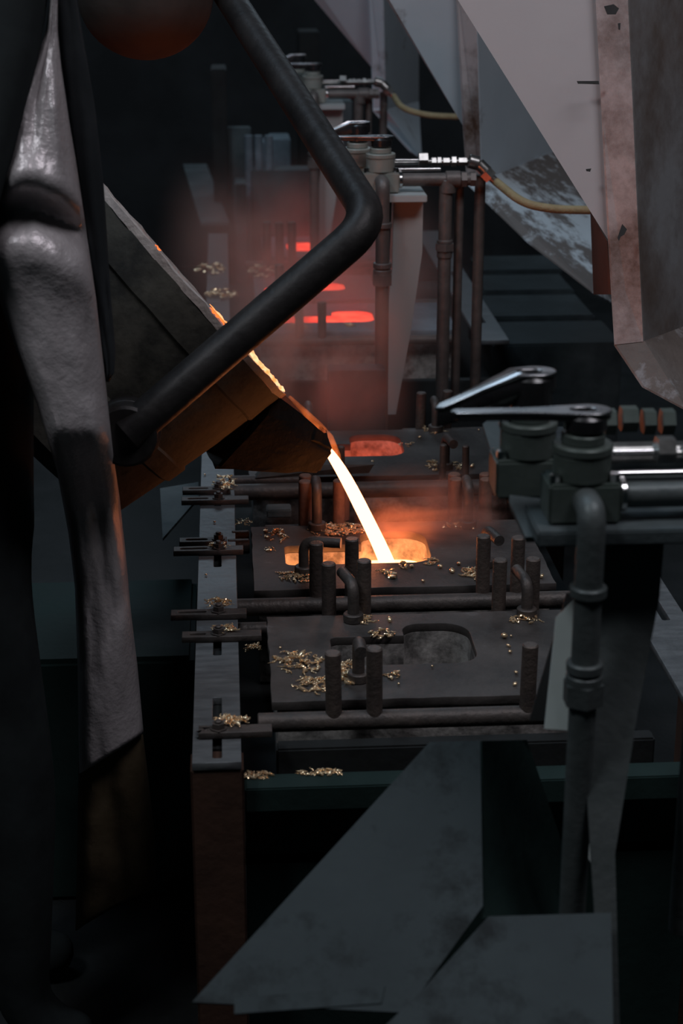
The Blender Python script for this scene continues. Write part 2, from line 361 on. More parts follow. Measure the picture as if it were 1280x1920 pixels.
def sx(x0, x1, y): a = PZ(x0, y, .712); b = PZ(x1, y, .712); return (a.x, b.x, a.y)
clamp(2.300, .684, .03, .56, .0145, sx(372, 510, 1366), 'front clamp rod along the first mould, with three upright pins', [(x, 2.300) for x in px4[:3]], .095)
clamp(2.678, .668, .0, .60, .013, sx(341, 490, 1188), 'clamp rod bolted just behind the front mould, four pins along its back edge', [(x, 2.668) for x in (.155, .212, .435, .491)], .088)
clamp(2.742, .682, -.012, .60, .015, sx(320, 462, 1147), 'long thick clamp rod in front of the mould being filled', [(x, 2.752) for x in (.138, .198, .421, .479)], .095)
clamp(3.020, .688, -.010, .030, .014, sx(325, 456, 1028), 'short clamp stub left of the mould being filled, lower of the two')
clamp(3.065, .690, -.002, .030, .012, sx(336, 425, 1011), 'short clamp stub left of the mould being filled, upper of the two')
clamp(3.322, .690, -.008, .60, .0165, sx(340, 466, 934), 'clamp rod with brass drips, nearer one below the ladle spout', [(.423, 3.345), (.470, 3.345), (.155, 3.345), (.22, 3.345)], .072, .0072)
clamp(3.362, .700, -.006, .14, .0115, sx(342, 432, 915), 'thin clamp rod with brass drips, farther one below the ladle spout')
clamp(3.116, .680, .06, .56, .013, None, 'clamp rod behind the mould being filled with thick rust-red pins', [(x, 3.104) for x in (.135, .199, .419, .476)]+[(x+.004, 3.14) for x in (.135, .206, .417, .475)], .082, .0118, pm='pinr')
clamp(3.73, .68, .38, .60, .013, None, 'clamp rod with two tall pins behind the dull orange mould', [(x, 3.725) for x in (.420, .478)], .078, .0112)
clamp(4.60, .68, .06, .62, .013, None, 'clamp rod in front of the fourth mould, seen through haze', [(x, 4.60) for x in (.19, .25, .45)], .09)
clamp(5.00, .69, .06, .62, .011, None, 'clamp rod between the fourth and fifth moulds, seen through haze', [(x, 5.0) for x in (.15, .21, .24, .45)], .11, .013)
clamp(5.64, .68, .06, .62, .013, None, 'clamp rod in front of the farthest glowing mould', [(x, 5.62) for x in (.13, .17, .21)], .12, .014)
for o in [o for o in bpy.data.objects if o.name.startswith('clamp_rod')]: o['group'] = 'clamp rods of the moulds'

# small blocks around the moulds
p0 = PY(499, 921, 3.27); p1 = PY(546, 968, 3.27)
tag(link('spacer_block', box((p0.x, 3.262, p1.z), (p1.x, 3.30, min(p0.z, .672)), .002), 'body'), 'grey square block hanging below the rod under the ladle spout', 'block')
tag(link('iron_billet', sheet([PZ(478, 893, .71), PZ(690, 884, .71), PZ(700, 868, .73), PZ(500, 868, .735)], .022), 'body'), 'rough iron bar lying beneath the ladle spout', 'bar')
b0 = PY(616, 696, 3.80); b1 = PY(722, 803, 3.80)
tag(link('side_box', box((b0.x, 3.80, 0), (b1.x, 3.86, b0.z), .002), 'under'), 'mottled grey steel box standing behind the dull orange mould', 'box')
g = sheet([PZ(300, 918, .62), PZ(372, 906, .62), PZ(372, 935, .62), PZ(305, 1012, .62)], .006)
tag(link('gusset_plate', g, 'step'), 'dark triangular gusset plate left of the slotted bar', 'plate')
g = box((-.42, 2.95, .0), (-.075, 3.35, .50), .01)
tag(link('side_cabinet', g, 'green'), 'dark green machine housing low behind the worker, left of the bench', 'cabinet')

# ============================================================ BRASS DRIPS
def pile(cx, cy, rx, ry, n, label, z=.7, size=.004):
    bm = bmesh.new()
    for i in range(n):
        a = random.uniform(0, 2*PI); q = math.sqrt(random.random()); x = cx+rx*q*math.cos(a); y = cy+ry*q*math.sin(a)
        s = size*random.uniform(.35, 1.0); h = random.random()**3*size*2.2*(1-q)
        if random.random() < .45:
            blob_bm(bm, (x, y, z+s*.6+h), s, (random.uniform(1, 2.2), random.uniform(.6, 1), .7), random.uniform(0, PI))
        else:   # curled dribble: string of shrinking blobs
            th = random.uniform(0, 2*PI); k = random.randint(3, 5)
            for j in range(k):
                blob_bm(bm, (x, y, z+s*.5+h), s*(.75-.09*j), (1.5, .8, .7), th)
                x += math.cos(th)*s*1.1; y += math.sin(th)*s*1.1; th += random.uniform(-.9, .9)
    me = bm2me(bm); o = link('brass_drips', me, 'gold'); return tag(o, label, 'metal scrap', 'piles of brass drips', 'stuff')
def ppile(x, y, wpx, hpx, n, label, z=.7, size=.004):
    c = PZ(x, y, z); a = PZ(x+wpx/2, y, z); b = PZ(x, y-hpx/2, z); return pile(c.x, c.y, abs(a.x-c.x), abs(b.y-c.y), n, label, z, size)
ppile(560, 1245, 100, 38, 66, 'brass drips scattered at the left of the front mould, back row', size=.0052)
ppile(590, 1285, 70, 30, 56, 'brass drips at the left front corner of the front mould', size=.005)
ppile(655, 1262, 45, 45, 60, 'brass drips heaped around the rod end between the two front pins', size=.0055)
ppile(735, 1268, 32, 12, 14, 'brass drips just right of the second front pin')
ppile(683, 1163, 28, 16, 22, 'brass drips beside the bent handle base, back edge of the front mould')
ppile(715, 1190, 55, 18, 24, 'brass drips left of the empty pouring hole')
ppile(983, 1163, 60, 14, 34, 'brass drips around the right handle base of the front mould')
ppile(512, 1005, 50, 26, 34, 'brass drips at the back left corner of the mould being filled')
ppile(632, 994, 110, 22, 120, 'bright brass drips behind the pins at the back of the mould being filled', size=.005)
ppile(505, 1030, 20, 7, 8, 'small trace of brass drips near the left edge of the mould being filled')
ppile(558, 1082, 70, 22, 62, 'brass drips round the foot of the bent handle, front left of the filling mould')
ppile(730, 1077, 22, 16, 14, 'brass lump on the front edge below the stream', size=.006)
ppile(760, 1062, 26, 10, 8, 'brass lump to the right of the stream foot', size=.006)
ppile(812, 1053, 24, 12, 10, 'brass drips at the right end of the glowing hole', size=.005)
ppile(882, 1076, 30, 22, 28, 'brass drips beside the right-hand pins of the filling mould', size=.005)
ppile(858, 988, 60, 8, 30, 'reddish brass drips at the back right of the filling mould', size=.005)
ppile(812, 806, 44, 14, 40, 'brass drips at the back right edge of the dull orange mould')
ppile(812, 874, 26, 22, 30, 'brass drips left of the thin pins on the dull orange mould')
ppile(858, 874, 26, 14, 18, 'brass drips between the thin pins on the dull orange mould')
ppile(762, 834, 40, 10, 12, 'brass splash leading out of the dull orange hole', size=.003)
ppile(420, 905, 40, 26, 60, 'brass drips on the bolt under the ladle spout', .713)
ppile(410, 1023, 60, 10, 26, 'brass drips on the paired straps left of the filling mould', .713, .003)
ppile(410, 1132, 48, 18, 50, 'orange-lit brass drips on the strap below the slotted bar middle', .713)
ppile(420, 1180, 44, 10, 42, 'brass drips along the strap beside the front mould', .713)
ppile(435, 1352, 60, 14, 80, 'brass drips heaped on the nearest strap', .713)
ppile(475, 1216, 34, 16, 26, 'dim brass drips in the gap left of the front mould', .62)
ppile(455, 980, 40, 14, 30, 'dim brass drips in the gap above the filling mould', .62, .003)
ppile(485, 1455, 60, 14, 44, 'dim brass drips on the green cross beam, left end', PY(455, 1467, 2.19).z, .0035)
ppile(600, 1450, 90, 12, 54, 'dim brass drips on the green cross beam, middle', PY(455, 1467, 2.19).z, .0035)
ppile(395, 505, 60, 20, 40, 'hazy brass drips on the rear bench, upper left', .705, .007)
ppile(490, 510, 50, 30, 40, 'hazy brass drips beside the pins on the fifth mould', .705, .007)
ppile(415, 552, 60, 16, 44, 'hazy brass drips on the rear slotted bar', .705, .007)
ppile(555, 614, 40, 8, 16, 'brass drips on the front edge of the fourth mould, below the ladle bar', .7, .006)
ppile(655, 610, 30, 6, 10, 'brass drips on the right front of the fourth mould', .7, .006)
ppile(1240, 1500, 40, 16, 24, 'dim brass drips below the right-hand bar', .4, .004)
beads = [(945, 1195, 7, 'round brass bead right of the empty hole, largest'), (958, 1193, 3, 'tiny brass bead beside the largest bead'), (953, 1212, 4, 'brass bead below the largest one right of the empty hole'), (956, 1223, 4, 'lowest of the brass beads right of the empty hole'),
         (967, 1262, 4, 'brass bead behind the right front pin'), (965, 1284, 4, 'brass bead left of the foot of the right front pin'), (747, 1283, 3, 'tiny brass bead low on the front mould'), (810, 1250, 3, 'brass bead on the front lip of the empty hole'),
         (730, 1164, 6, 'brass bead nearest the back edge of the front mould'), (525, 1215, 3, 'brass bead at the left of the front mould'), (587, 1020, 3, 'brass bead above the runner of the filling mould'), (634, 1018, 3, 'brass bead beside the raised pins of the filling mould'),
         (860, 1058, 5, 'brass bead right of the glowing hole'), (847, 1072, 6, 'long brass bead on the right of the filling mould'), (825, 1064, 6, 'brass bead leaning outward below the glowing hole right end'), (793, 1090, 4, 'dark brass bead at the front edge of the filling mould'),
         (1015, 1082, 5, 'brass bead at the right front corner of the filling mould'), (887, 992, 4, 'brass bead below the reddish drips'), (698, 867, 5, 'dark brass bead on the dull orange mould'), (786, 820, 4, 'brass bead above the brass splash'), (897, 806, 3, 'brass bead on the back right edge of the dull orange mould'),
         (885, 875, 6, 'long brass bead right of the thin pins'), (384, 890, 3, 'brass bead alone on the slotted bar, upper'), (402, 979, 3, 'brass bead alone on the slotted bar, middle'), (386, 1078, 3, 'brass bead alone on the slotted bar, lower'), (1202, 1210, 6, 'brass bead on the right-hand bar')]
for x, y, r, lab in beads:
    c = PZ(x, y+2); rr = r*.00075; bm = bmesh.new(); blob_bm(bm, (0, 0, 0), rr, (random.uniform(1, 1.5), random.uniform(.8, 1.1), .8), random.uniform(0, PI), 2)
    o = link('brass_bead', bm2me(bm), 'gold'); o.location = (c.x, c.y, (.701 if x != 1202 else .701)+rr*.8); tag(o, lab, 'metal bead', 'single brass beads')

# ============================================================ LADLE
YL = 2.97
def LP(px, py, dy=0): return PY(px, py, YL+dy)
# work in the ladle's own frame: a = axis out of the mouth, e = towards the spout, n = away from camera
cr = LP(340, 517)                      # centre of the mouth
e = (LP(540, 748)-LP(150, 302)).normalized()
n = (Fv - e*Fv.dot(e)).normalized()
a = n.cross(e); a = a if a.z > 0 else -a
n = (n + a*.028).normalized(); a = (a - n*a.dot(n)).normalized()
Rr = (LP(540, 748)-LP(150, 302)).length/2; Dp = .37
lad = empty('pouring_ladle', tuple(cr), 'tilted soot-dark pouring ladle with spout, pouring molten metal', 'ladle')
def lathe_local(profile, seg=48, ang0=0, ang1=2*PI):
    bm = bmesh.new(); rings = []
    full = abs(ang1-ang0-2*PI) < 1e-6
    for (r, h) in profile:
        rings.append([bm.verts.new(cr + a*h + (e*math.cos(t)+n*math.sin(t))*r) for t in [ang0+(ang1-ang0)*k/seg for k in range(seg if full else seg+1)]])
    for r0, r1 in zip(rings, rings[1:]):
        for k in range(len(r0) if full else len(r0)-1):
            j = (k+1) % len(r0); bm.faces.new((r0[k], r0[j], r1[j], r1[k]))
    return bm
tp = math.tan(math.radians(6))
def Rat(h): return Rr*1.0 + h*tp
bm = lathe_local([(Rat(-.012), -.012), (Rat(-.07)+.004, -.07), (Rat(-.073), -.074), (Rat(-.21), -.21), (Rat(-.213)+.005, -.214), (Rat(-.245)+.005, -.246), (Rat(-.25), -.25), (Rat(-Dp+.03), -Dp+.03), (Rat(-Dp)-.05, -Dp), (.0005, -Dp)])
for v in bm.verts: v.co += Vector([noise.noise(v.co*14+Vector((k*9, 0, 0)))*.0025 for k in range(3)])
link('shell', bm2me(bm), 'ladle', lad)
bm = lathe_local([(Rat(-.012), -.012), (Rat(0), 0.0), (Rat(0)-.016, .002), (Rat(0)-.030, -.004), (Rat(-.1)-.036, -.1), (Rat(-.32)-.036, -.32), (.0005, -.32)], 96)
for v in bm.verts: v.co += Vector([noise.noise(v.co*40+Vector((k*9, 0, 0)))*.003 for k in range(3)])
link('lining', bm2me(bm), 'rim', lad)
# spout: wedge-shaped trough beyond the rim
S = {}
w0, w1 = .105, .040
tip = LP(614, 826); root = LP(512, 738)
def sp(px, py, wn): return LP(px, py) + n*wn
tf = [sp(498, 712, -w0), sp(578, 776, -w0*.7), sp(608, 802, -w1), sp(608, 802, w1), sp(578, 776, w0*.7), sp(498, 712, w0)]
bf = [sp(395, 862, -w0*.75), sp(500, 872, -w0*.6), sp(592, 880, -w1*.8), sp(592, 880, w1*.8), sp(500, 872, w0*.6), sp(395, 862, w0*.75)]
mid = [sp(482, 752, -w0*1.02), sp(570, 812, -w0*.74), sp(617, 838, -w1), sp(617, 838, w1), sp(570, 812, w0*.74), sp(482, 752, w0*1.02)]
floor_ = [sp(470, 770, -w0*.6), sp(555, 812, -w0*.45), sp(609, 832, -w1*.55), sp(609, 832, w1*.55), sp(555, 812, w0*.45), sp(470, 770, w0*.6)]
bm = bmesh.new(); R_ = [[bm.verts.new(p) for p in ring] for ring in (bf, mid, tf, floor_)]
for r0, r1 in zip(R_, R_[1:]):
    for k in range(5): bm.faces.new((r0[k], r0[k+1], r1[k+1], r1[k]))
bm.faces.new(R_[0]); bm.faces.new(R_[3]); bm.faces.new([R_[i][0] for i in range(4)]); bm.faces.new([R_[i][5] for i in range(4)])
bmesh.ops.recalc_face_normals(bm, faces=bm.faces); bevel(bm, .005, 2)
bmesh.ops.triangulate(bm, faces=[f for f in bm.faces if len(f.verts) > 4]); bmesh.ops.subdivide_edges(bm, edges=bm.edges, cuts=2, use_grid_fill=True)
for v in bm.verts: v.co += Vector([noise.noise(v.co*30+Vector((k*9, 0, 0)))*.004 for k in range(3)])
link('spout', bm2me(bm), 'lip', lad)
# melt in the ladle: level surface at lip height
zl = floor_[2].z+.004; bm = bmesh.new(); vs = []
hh = None
pts = []
for i in range(25):           # intersection of the lined cone with the level plane, on the spout side
    tt = -PI*.47 + PI*.94*i/24; d = (e*math.cos(tt)+n*math.sin(tt))
    # point on inner wall with height h such that z = zl
    lo = -.36; hi = -.005
    def zz(h): return (cr + a*h + d*(Rat(h)-.037)).z
    if zz(hi) < zl: continue
    if zz(lo) > zl: continue
    for _ in range(30):
        mdl = (lo+hi)/2
        if zz(mdl) < zl: lo = mdl
        else: hi = mdl
    pts.append(cr + a*lo + d*(Rat(lo)-.037))
melt_pts = [cr + a*(-.03) + (e*math.cos(t)+n*math.sin(t))*(Rr-.04) for t in [(-.9+1.8*i/16) for i in range(17)]]
c0 = LP(470, 700); melt = [Vector((p.x, p.y, 0)) for p in melt_pts]
# sloping sheet of glowing metal running from the cup to the lip
mm = sheet([sp(400, 655, -.10), sp(497, 746, -.05), sp(604, 831, -w1*.5), sp(604, 831, w1*.5), sp(497, 746, .08), sp(400, 655, .11)], .004)
link('melt', mm, 'lmelt', lad)['label'] = 'white-hot melt running to the lip'
# glowing slag crust along the near rim
def crust(t0, t1, seg, matn, th=.006, r=0):
    pts = [cr + a*(.003+noise.noise(Vector((i*.7, r, 0)))*.003) + (e*math.cos(t)+n*math.sin(t))*(Rr-.004) for i, t in [(i, t0+(t1-t0)*i/seg) for i in range(seg+1)]]
    return tube_me(pts, [th*(.5+abs(noise.noise(Vector((i*.9, 3, r))))*1.2)*(math.sin(PI*(i+.3)/(seg+.6))**.4) for i in range(seg+1)], 8)
link('slag_crust', crust(-1.27, -.33, 40, 'slag', .0045, 1), 'slag', lad)
link('slag_crust', crust(.2, 1.15, 30, 'slag', .004, 5), 'slag', lad)
link('glow_gap', crust(-1.95, -1.90, 6, 'ember', .0016, 2), 'ember', lad)
link('glow_gap', crust(-1.46, -1.32, 8, 'ember', .0025, 3), 'ember', lad)
# trunnion boss and side strap on the near side
bp = PY(236, 815, YL-Rr-.03)
link('trunnion', join(cyl(bp, bp+Vector((0, .10, 0)), .055, 28, .006), cyl(bp+Vector((0, -.028, 0)), bp, .036, 28, .004)), 'yoke', lad)
nt_ = link('trunnion_nut', hexnut(bp+Vector((0, -.052, 0)), bp+Vector((0, -.028, 0)), .026), 'rod', lad)
# stiffening strap running down the shell near side
st = []
for h in (-.075, -.25, -.44):
    for tt in ((-1.02, -.62) if h == -.075 else (-.62, -1.02) if h == -.44 else ()): st.append(cr+a*h+(e*math.cos(tt)+n*math.sin(tt))*(Rat(h)+.006))
# yoke: bent tube carrying the ladle
yk = empty('ladle_yoke', tuple(PD(710, 405, 2.62)), 'thick dark bent tube yoke in front of the ladle, forming a sideways V', 'yoke')
ypts = [PD(385, -75, 3.15), PD(700, 415, 2.60), PD(236, 815, 2.56)]
link('bent_tube', tube_me(bend(ypts, .055, 8), [(.0255+.0025*min(1, i/4)) for i in range(len(bend(ypts, .055, 8)))], 28), 'yoke', yk)
link('ring_end', join(cyl(PD(236, 815, 2.56)+Vector((0, -.012, 0)), PD(236, 815, 2.56)+Vector((0, .022, 0)), .046, 28, .004)), 'yoke', yk)

# stream of metal
sp0 = LP(612, 836); pts = []; rad = []
path = [(600, 826), (612, 838), (632, 868), (655, 908), (676, 950), (696, 990), (713, 1025), (728, 1060), (741, 1095), (748, 1115)]
wid = [14, 24, 31, 33, 34, 35, 36, 38, 38, 38]
bm = bmesh.new(); rings = []
for (x, y), wd in zip(path, wid):
    c = LP(x, y); r = wd/2*2.98/FPX
    rings.append([bm.verts.new(c + Rv*math.cos(2*PI*k/20)*r*1.05 + Vector((0, 1, 0))*math.sin(2*PI*k/20)*r*.8 + Uv*(-.35*r*math.cos(2*PI*k/20))) for k in range(20)])
for r0, r1 in zip(rings, rings[1:]):
    for k in range(20): bm.faces.new((r0[k], r0[(k+1) % 20], r1[(k+1) % 20], r1[k]))
bm.faces.new(rings[0]); bm.faces.new(rings[-1])
so = link('molten_stream', bm2me(bm), 'stream'); tag(so, 'white-hot stream of molten metal arching from the spout into the mould', 'molten metal')
sm_ = so.modifiers.new('s', 'SUBSURF'); sm_.levels = 1; sm_.render_levels = 1

# drum overhead
dc = PD(272, -12, 3.05)
prof = [(.0005, -.112)]+[(.118*math.sin(q*PI/24), .0-.112*math.cos(q*PI/24)) for q in range(1, 12)]+[(.118, .01), (.118, .08), (.122, .085), (.122, .10), (.10, .12), (.0005, .125)]
bm = bmesh.new(); rings = [[bm.verts.new(dc+Vector((r*math.cos(2*PI*k/40), r*math.sin(2*PI*k/40), h))) for k in range(40)] for r, h in prof]
for r0, r1 in zip(rings, rings[1:]):
    for k in range(40): bm.faces.new((r0[k], r0[(k+1) % 40], r1[(k+1) % 40], r1[k]))
dr = empty('hoist_drum', tuple(dc), 'dark rounded drum hanging above the ladle at the top left', 'drum')
link('shell', bm2me(bm), 'drum', dr)
link('hook', cyl(dc+Vector((0, 0, .12)), dc+Vector((0, 0, .9)), .012), 'rod', dr)

# ============================================================ VALVE STATIONS
def valve_station(ox, oy, d, label, near=False):
    """built in metres: u right, v up, y away, origin at the front of the valve block"""
    o = PD(ox, oy, d)
    t = empty('valve_station', tuple(o), label, 'valve', 'valve stations beside the moulds')
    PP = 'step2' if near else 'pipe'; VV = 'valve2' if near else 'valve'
    def P(u, v, y=0): return o+Vector((u, y, v))
    def B(u0, v0, u1, v1, y0, y1, bv=.003): return box(P(u0, v0, y0), P(u1, v1, y1), bv)
    link('shelf', B(-.055, -.045, .10 if not near else .28, -.028, -.02, .11, .002), 'bracket' if not near else 'step', t)
    for (du, dy, lv) in ((0, .025, 0), (-.045, .115, .02)):
        vb = link('valve_body', join(B(du-.040, -.027, du+.040, .018, dy-.025, dy+.035), cyl(P(du, .018, dy+.005), P(du, .048, dy+.005), .032, 28), cyl(P(du, .048, dy+.005), P(du, .058, dy+.005), .0335, 28), cyl(P(du, .058, dy+.005), P(du, .070, dy+.005), .024, 28)), VV, t)
        for s in (-1, 1):
            link('bolt', hexnut(P(du+s*.033, .018, dy-.014), P(du+s*.033, .028, dy-.014), .006), 'chrome', vb)
        hd = link('lever', join(cyl(P(du+.002, .0702, dy+.005), P(du+.002, .092+lv, dy+.005), .0235, 28, .004)), 'black', t)
        # lever arm with teardrop hole
        import math as _m
        ol = []
        L = -.142 if not lv else -.105
        for k in range(13):
            an = -PI/2+PI*k/12; ol.append((.024*math.cos(an)+.004, .021*math.sin(an)))
        ol += [(-.022, .017), (-.04, .0135), (-.06, .0105), (L, .0085), (L-.007, 0), (L, -.0085), (-.06, -.0105), (-.04, -.0135), (-.022, -.017)]
        hole = [(.012*math.cos(q)-(.006 if math.cos(q) < 0 else 0), .0075*math.sin(q)) for q in [2*PI*k/14 for k in range(14)]]
        tilt = 0.0 if lv == 0 else .34
        mtx = Matrix.Translation(P(du+.002, .0925+lv, dy+.005)) @ Matrix.Rotation(.12 if lv else -.02, 4, 'Z')
        def bent(me, m_):
            for v in me.vertices: v.co.z -= max(0, -(v.co.x+.022))*(.42 if lv else .0)
            me.transform(m_); return me
        link('lever_arm', bent(slab([ol, hole], .0035, None, .001), mtx), 'lever', hd, sm=False)
        mtx2 = mtx @ Matrix.Translation((0, 0, -.0065 if not lv else -.020))
        link('lever_grip', bent(slab([[(x*.98, y*.9) for x, y in ol]], .006 if not lv else .0195, None, .001), mtx2), 'black', hd, sm=False)
    # elbow in front and riser pipe
    r = .0155
    link('elbow_pipe', tube_me(bend([P(.0, .0, .001), P(0, .0, -.035), P(0, -.06, -.035), P(0, -.62, -.035)], .024), r, 20), PP, t)
    for v in (-.085, -.175, -.19):
        link('coupling', cyl(P(0, v, -.035), P(0, v-.012, -.035), r+.005, 20), PP, t)
    link('union_nut', hexnut(P(0, -.20, -.035), P(0, -.225, -.035), r+.008), PP, t)
    # sheet-metal post
    po = [(.030, -.045), (.096, -.045), (.096, -.165), (.072, -.35), (.040, -.545), (.008, -.545), (.012, -.35), (.028, -.20)]
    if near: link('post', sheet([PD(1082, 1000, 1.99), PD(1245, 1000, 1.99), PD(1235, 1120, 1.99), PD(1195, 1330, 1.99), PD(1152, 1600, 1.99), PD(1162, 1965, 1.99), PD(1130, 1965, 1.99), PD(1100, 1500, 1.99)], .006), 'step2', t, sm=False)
    else: link('post', slab([po], .006, Matrix.Translation(P(0, 0, .03)) @ Matrix.Rotation(PI/2, 4, 'X'), .0005), 'bracket' if not near else 'step', t, sm=False)
    if not near: link('post_flange', sheet([P(.012, -.045, .03), P(.030, -.045, .09), P(.020, -.40, .09), P(.012, -.40, .03)], .004), 'step', t)
    # chrome rods, fittings, supply pipe
    link('guide_rod', cyl(P(.034, .038, .055), P(.115, .038, .055), .0035), 'chrome', t)
    link('guide_rod', cyl(P(.038, .022, .025), P(.135, .022, .025), .0045), 'chrome', t)
    link('guide_rod', cyl(P(.034, .028, .085), P(.10, .028, .085), .0055), 'fit', t)
    for i, (u, rr_, ll, vv) in enumerate([(.088, .016, .020, .040), (.117, .011, .010, .034), (.130, .012, .008, .034), (.143, .010, .014, .034), (.162, .013, .010, .034), (.178, .010, .018, .034)]):
        link('hex_fitting', hexnut(P(u, vv, .055), P(u+ll, vv, .055), rr_), 'fit', t)
    link('cross_rod', cyl(P(.10, .034, .055), P(.20, .034, .055), .007), 'fit', t)
    link('supply_pipe', cyl(P(.041, .0, .02), P(.205, .0, .02), .0145), PP, t)
    link('pipe_collar', cyl(P(.040, .0, .02), P(.048, .0, .02), .0185), 'chrome', t)
    link('tee', join(cyl(P(.145, .0, .02), P(.178, .0, .02), .019), cyl(P(.150, .0, .02), P(.150, -.03, .02), .0185), hexnut(P(.180, .0, .02), P(.192, .0, .02), .018), hexnut(P(.200, .0, .02), P(.212, .0, .02), .017)), PP, t)
    link('down_pipe', cyl(P(.146, -.01, .02), P(.146, -.56, .02), .0150), PP, t)
    link('down_pipe', cyl(P(.181, -.01, .05), P(.181, -.56, .05), .0105), PP, t)
    link('down_pipe', cyl(P(.232, .0, .08), P(.232, -.56, .08), .0125), PP, t)
    cn = link('coupling', join(cyl(P(.146, -.135, .02), P(.146, -.143, .02), .018), hexnut(P(.146, -.143, .02), P(.146, -.160, .02), .022), cyl(P(.146, -.160, .02), P(.146, -.176, .02), .0175)), PP, t)
    link('hose_fitting', join(cyl(P(.200, .036, .05), P(.222, .030, .05), .016), cyl(P(.222, .030, .05), P(.243, .010, .045), .014), hexnut(P(.236, .014, .045), P(.250, .0, .045), .017), cyl(P(.248, .002, .045), P(.262, -.010, .045), .009)), 'fit', t)
    return t, o
v2, o2 = valve_station(715, 340, 3.9, 'middle valve station on a bent grey post behind the dull orange mould')
v3, o3 = valve_station(587, 178, 5.6, 'farthest valve station, dim and blurred near the top of the picture')
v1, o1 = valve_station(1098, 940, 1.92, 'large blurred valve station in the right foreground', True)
def hose(o, px, label, d):
    pts = [o+Vector((.262, .045, -.010))]+[PD(x, y, d) for x, y in px]
    q = bend(pts, .2, 8); h = link('hose', tube_me(q, .0095, 14), 'hose'); tag(h, label, 'hose', 'yellow braided hoses'); return h
hose(o2, [(980, 382), (1040, 393), (1115, 394)], 'yellow braided hose from the middle valve station to the nearest hopper', 3.85)
hose(o3, [(752, 203), (800, 217), (862, 219)], 'dim yellow hose from the farthest valve station to the second hopper', 5.5)
# side bracket of the near valve station
nb = link('side_bracket', sheet([PD(905, 800, 2.12), PD(930, 780, 2.14), PD(1030, 960, 2.0), PD(1050, 1012, 1.95), PD(985, 1012, 1.95), PD(940, 915, 2.05)], .008), 'step', v1)
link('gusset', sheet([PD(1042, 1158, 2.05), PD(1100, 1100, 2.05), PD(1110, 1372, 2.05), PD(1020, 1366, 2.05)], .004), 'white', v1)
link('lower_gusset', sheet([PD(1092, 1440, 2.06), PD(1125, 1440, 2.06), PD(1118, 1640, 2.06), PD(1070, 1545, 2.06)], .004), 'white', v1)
strap = link('support_strap', sheet([PD(1062, 1112, 2.2), PD(1100, 1112, 2.2), PD(1020, 1350, 2.2), PD(992, 1350, 2.2)], .01), 'dark', v1)
link('supply_pipe', cyl(o1+Vector((.03, .09, .022)), o1+Vector((.3, .09, .022)), .016), 'fit', v1)
for i, (x, y, wd) in enumerate([(1178, 785, 30), (1215, 790, 22), (1250, 790, 24), (1142, 790, 20)]):
    c = PD(x, y, 2.06); r = wd/2*2.06/FPX
    link('hex_fitting', hexnut(c+Vector((-r, 0, 0)), c+Vector((r, 0, 0)), .016), 'valve2', v1)

# ============================================================ HOPPERS
def hopper(parts, label):
    o = PD(*parts[0][1][0]); t = empty('sand_hopper', tuple(o), label, 'hopper', 'white sheet-metal hoppers')
    for nm, pts, m, th in parts: link(nm, sheet([PD(*p) for p in pts], th), m, t, sm=False)
    return t
hopper([('front_gusset', [(1140, 450, 3.0), (1112, -120, 2.86), (783, -120, 2.86), (858, 0, 2.9)], 'hop1', .004),
        ('flange', [(1140, 449, 2.99), (1111, -120, 2.85), (1172, -120, 2.82), (1206, 640, 3.01), (1152, 646, 3.03)], 'rust', .004),
        ('side_panel', [(1172, -120, 2.82), (1206, 640, 3.01), (1420, 560, 3.5), (1420, -120, 3.3)], 'stain', .004),
        ('chute', [(1152, 646, 3.03), (1206, 640, 3.01), (1420, 560, 3.5), (1420, 800, 3.2), (1285, 768, 2.95), (1205, 725, 2.99)], 'sand1', .004),
        ('rear_web', [(1108, 395, 3.5), (1140, 452, 3.06), (1148, 552, 3.06), (1114, 552, 3.5)], 'post', .004)],
       'nearest pinkish-white sheet-metal hopper with rust-stained flange, top right')
hopper([('front_gusset', [(868, 236, 4.48), (850, -120, 4.2), (660, -120, 4.2), (725, 0, 4.3)], 'hop2', .004),
        ('flange', [(868, 236, 4.47), (850, -120, 4.19), (888, -120, 4.15), (902, 340, 4.5), (876, 345, 4.52)], 'rust', .004),
        ('side_panel', [(888, -120, 4.15), (902, 340, 4.5), (1045, 288, 5.2), (1130, 250, 5.3), (1130, -120, 5.0)], 'hop2', .004),
        ('chute', [(876, 345, 4.52), (902, 340, 4.5), (1045, 288, 5.2), (1150, 240, 5.3), (1150, 570, 4.5), (1115, 551, 4.3), (990, 455, 4.4)], 'sand', .004)],
       'second blue-grey hopper behind the nearest one, with sand-worn sloping chute')
hopper([('front_gusset', [(697, 126, 6.0), (686, -120, 5.6), (525, -120, 5.6), (590, 0, 5.8)], 'hop2', .004),
        ('flange', [(697, 126, 5.98), (686, -120, 5.58), (715, -120, 5.55), (722, 205, 6.0), (700, 208, 6.02)], 'hop2', .004),
        ('side_panel', [(715, -120, 5.55), (722, 205, 6.0), (784, 190, 6.6), (784, -120, 6.3)], 'hop2', .004),
        ('chute', [(700, 208, 6.02), (722, 205, 6.0), (784, 190, 6.6), (790, 300, 6.2), (770, 285, 6.1)], 'hop2', .004)],
       'third blue-grey hopper, farthest and blurred, near the top centre')
hp = bpy.data.objects['sand_hopper']
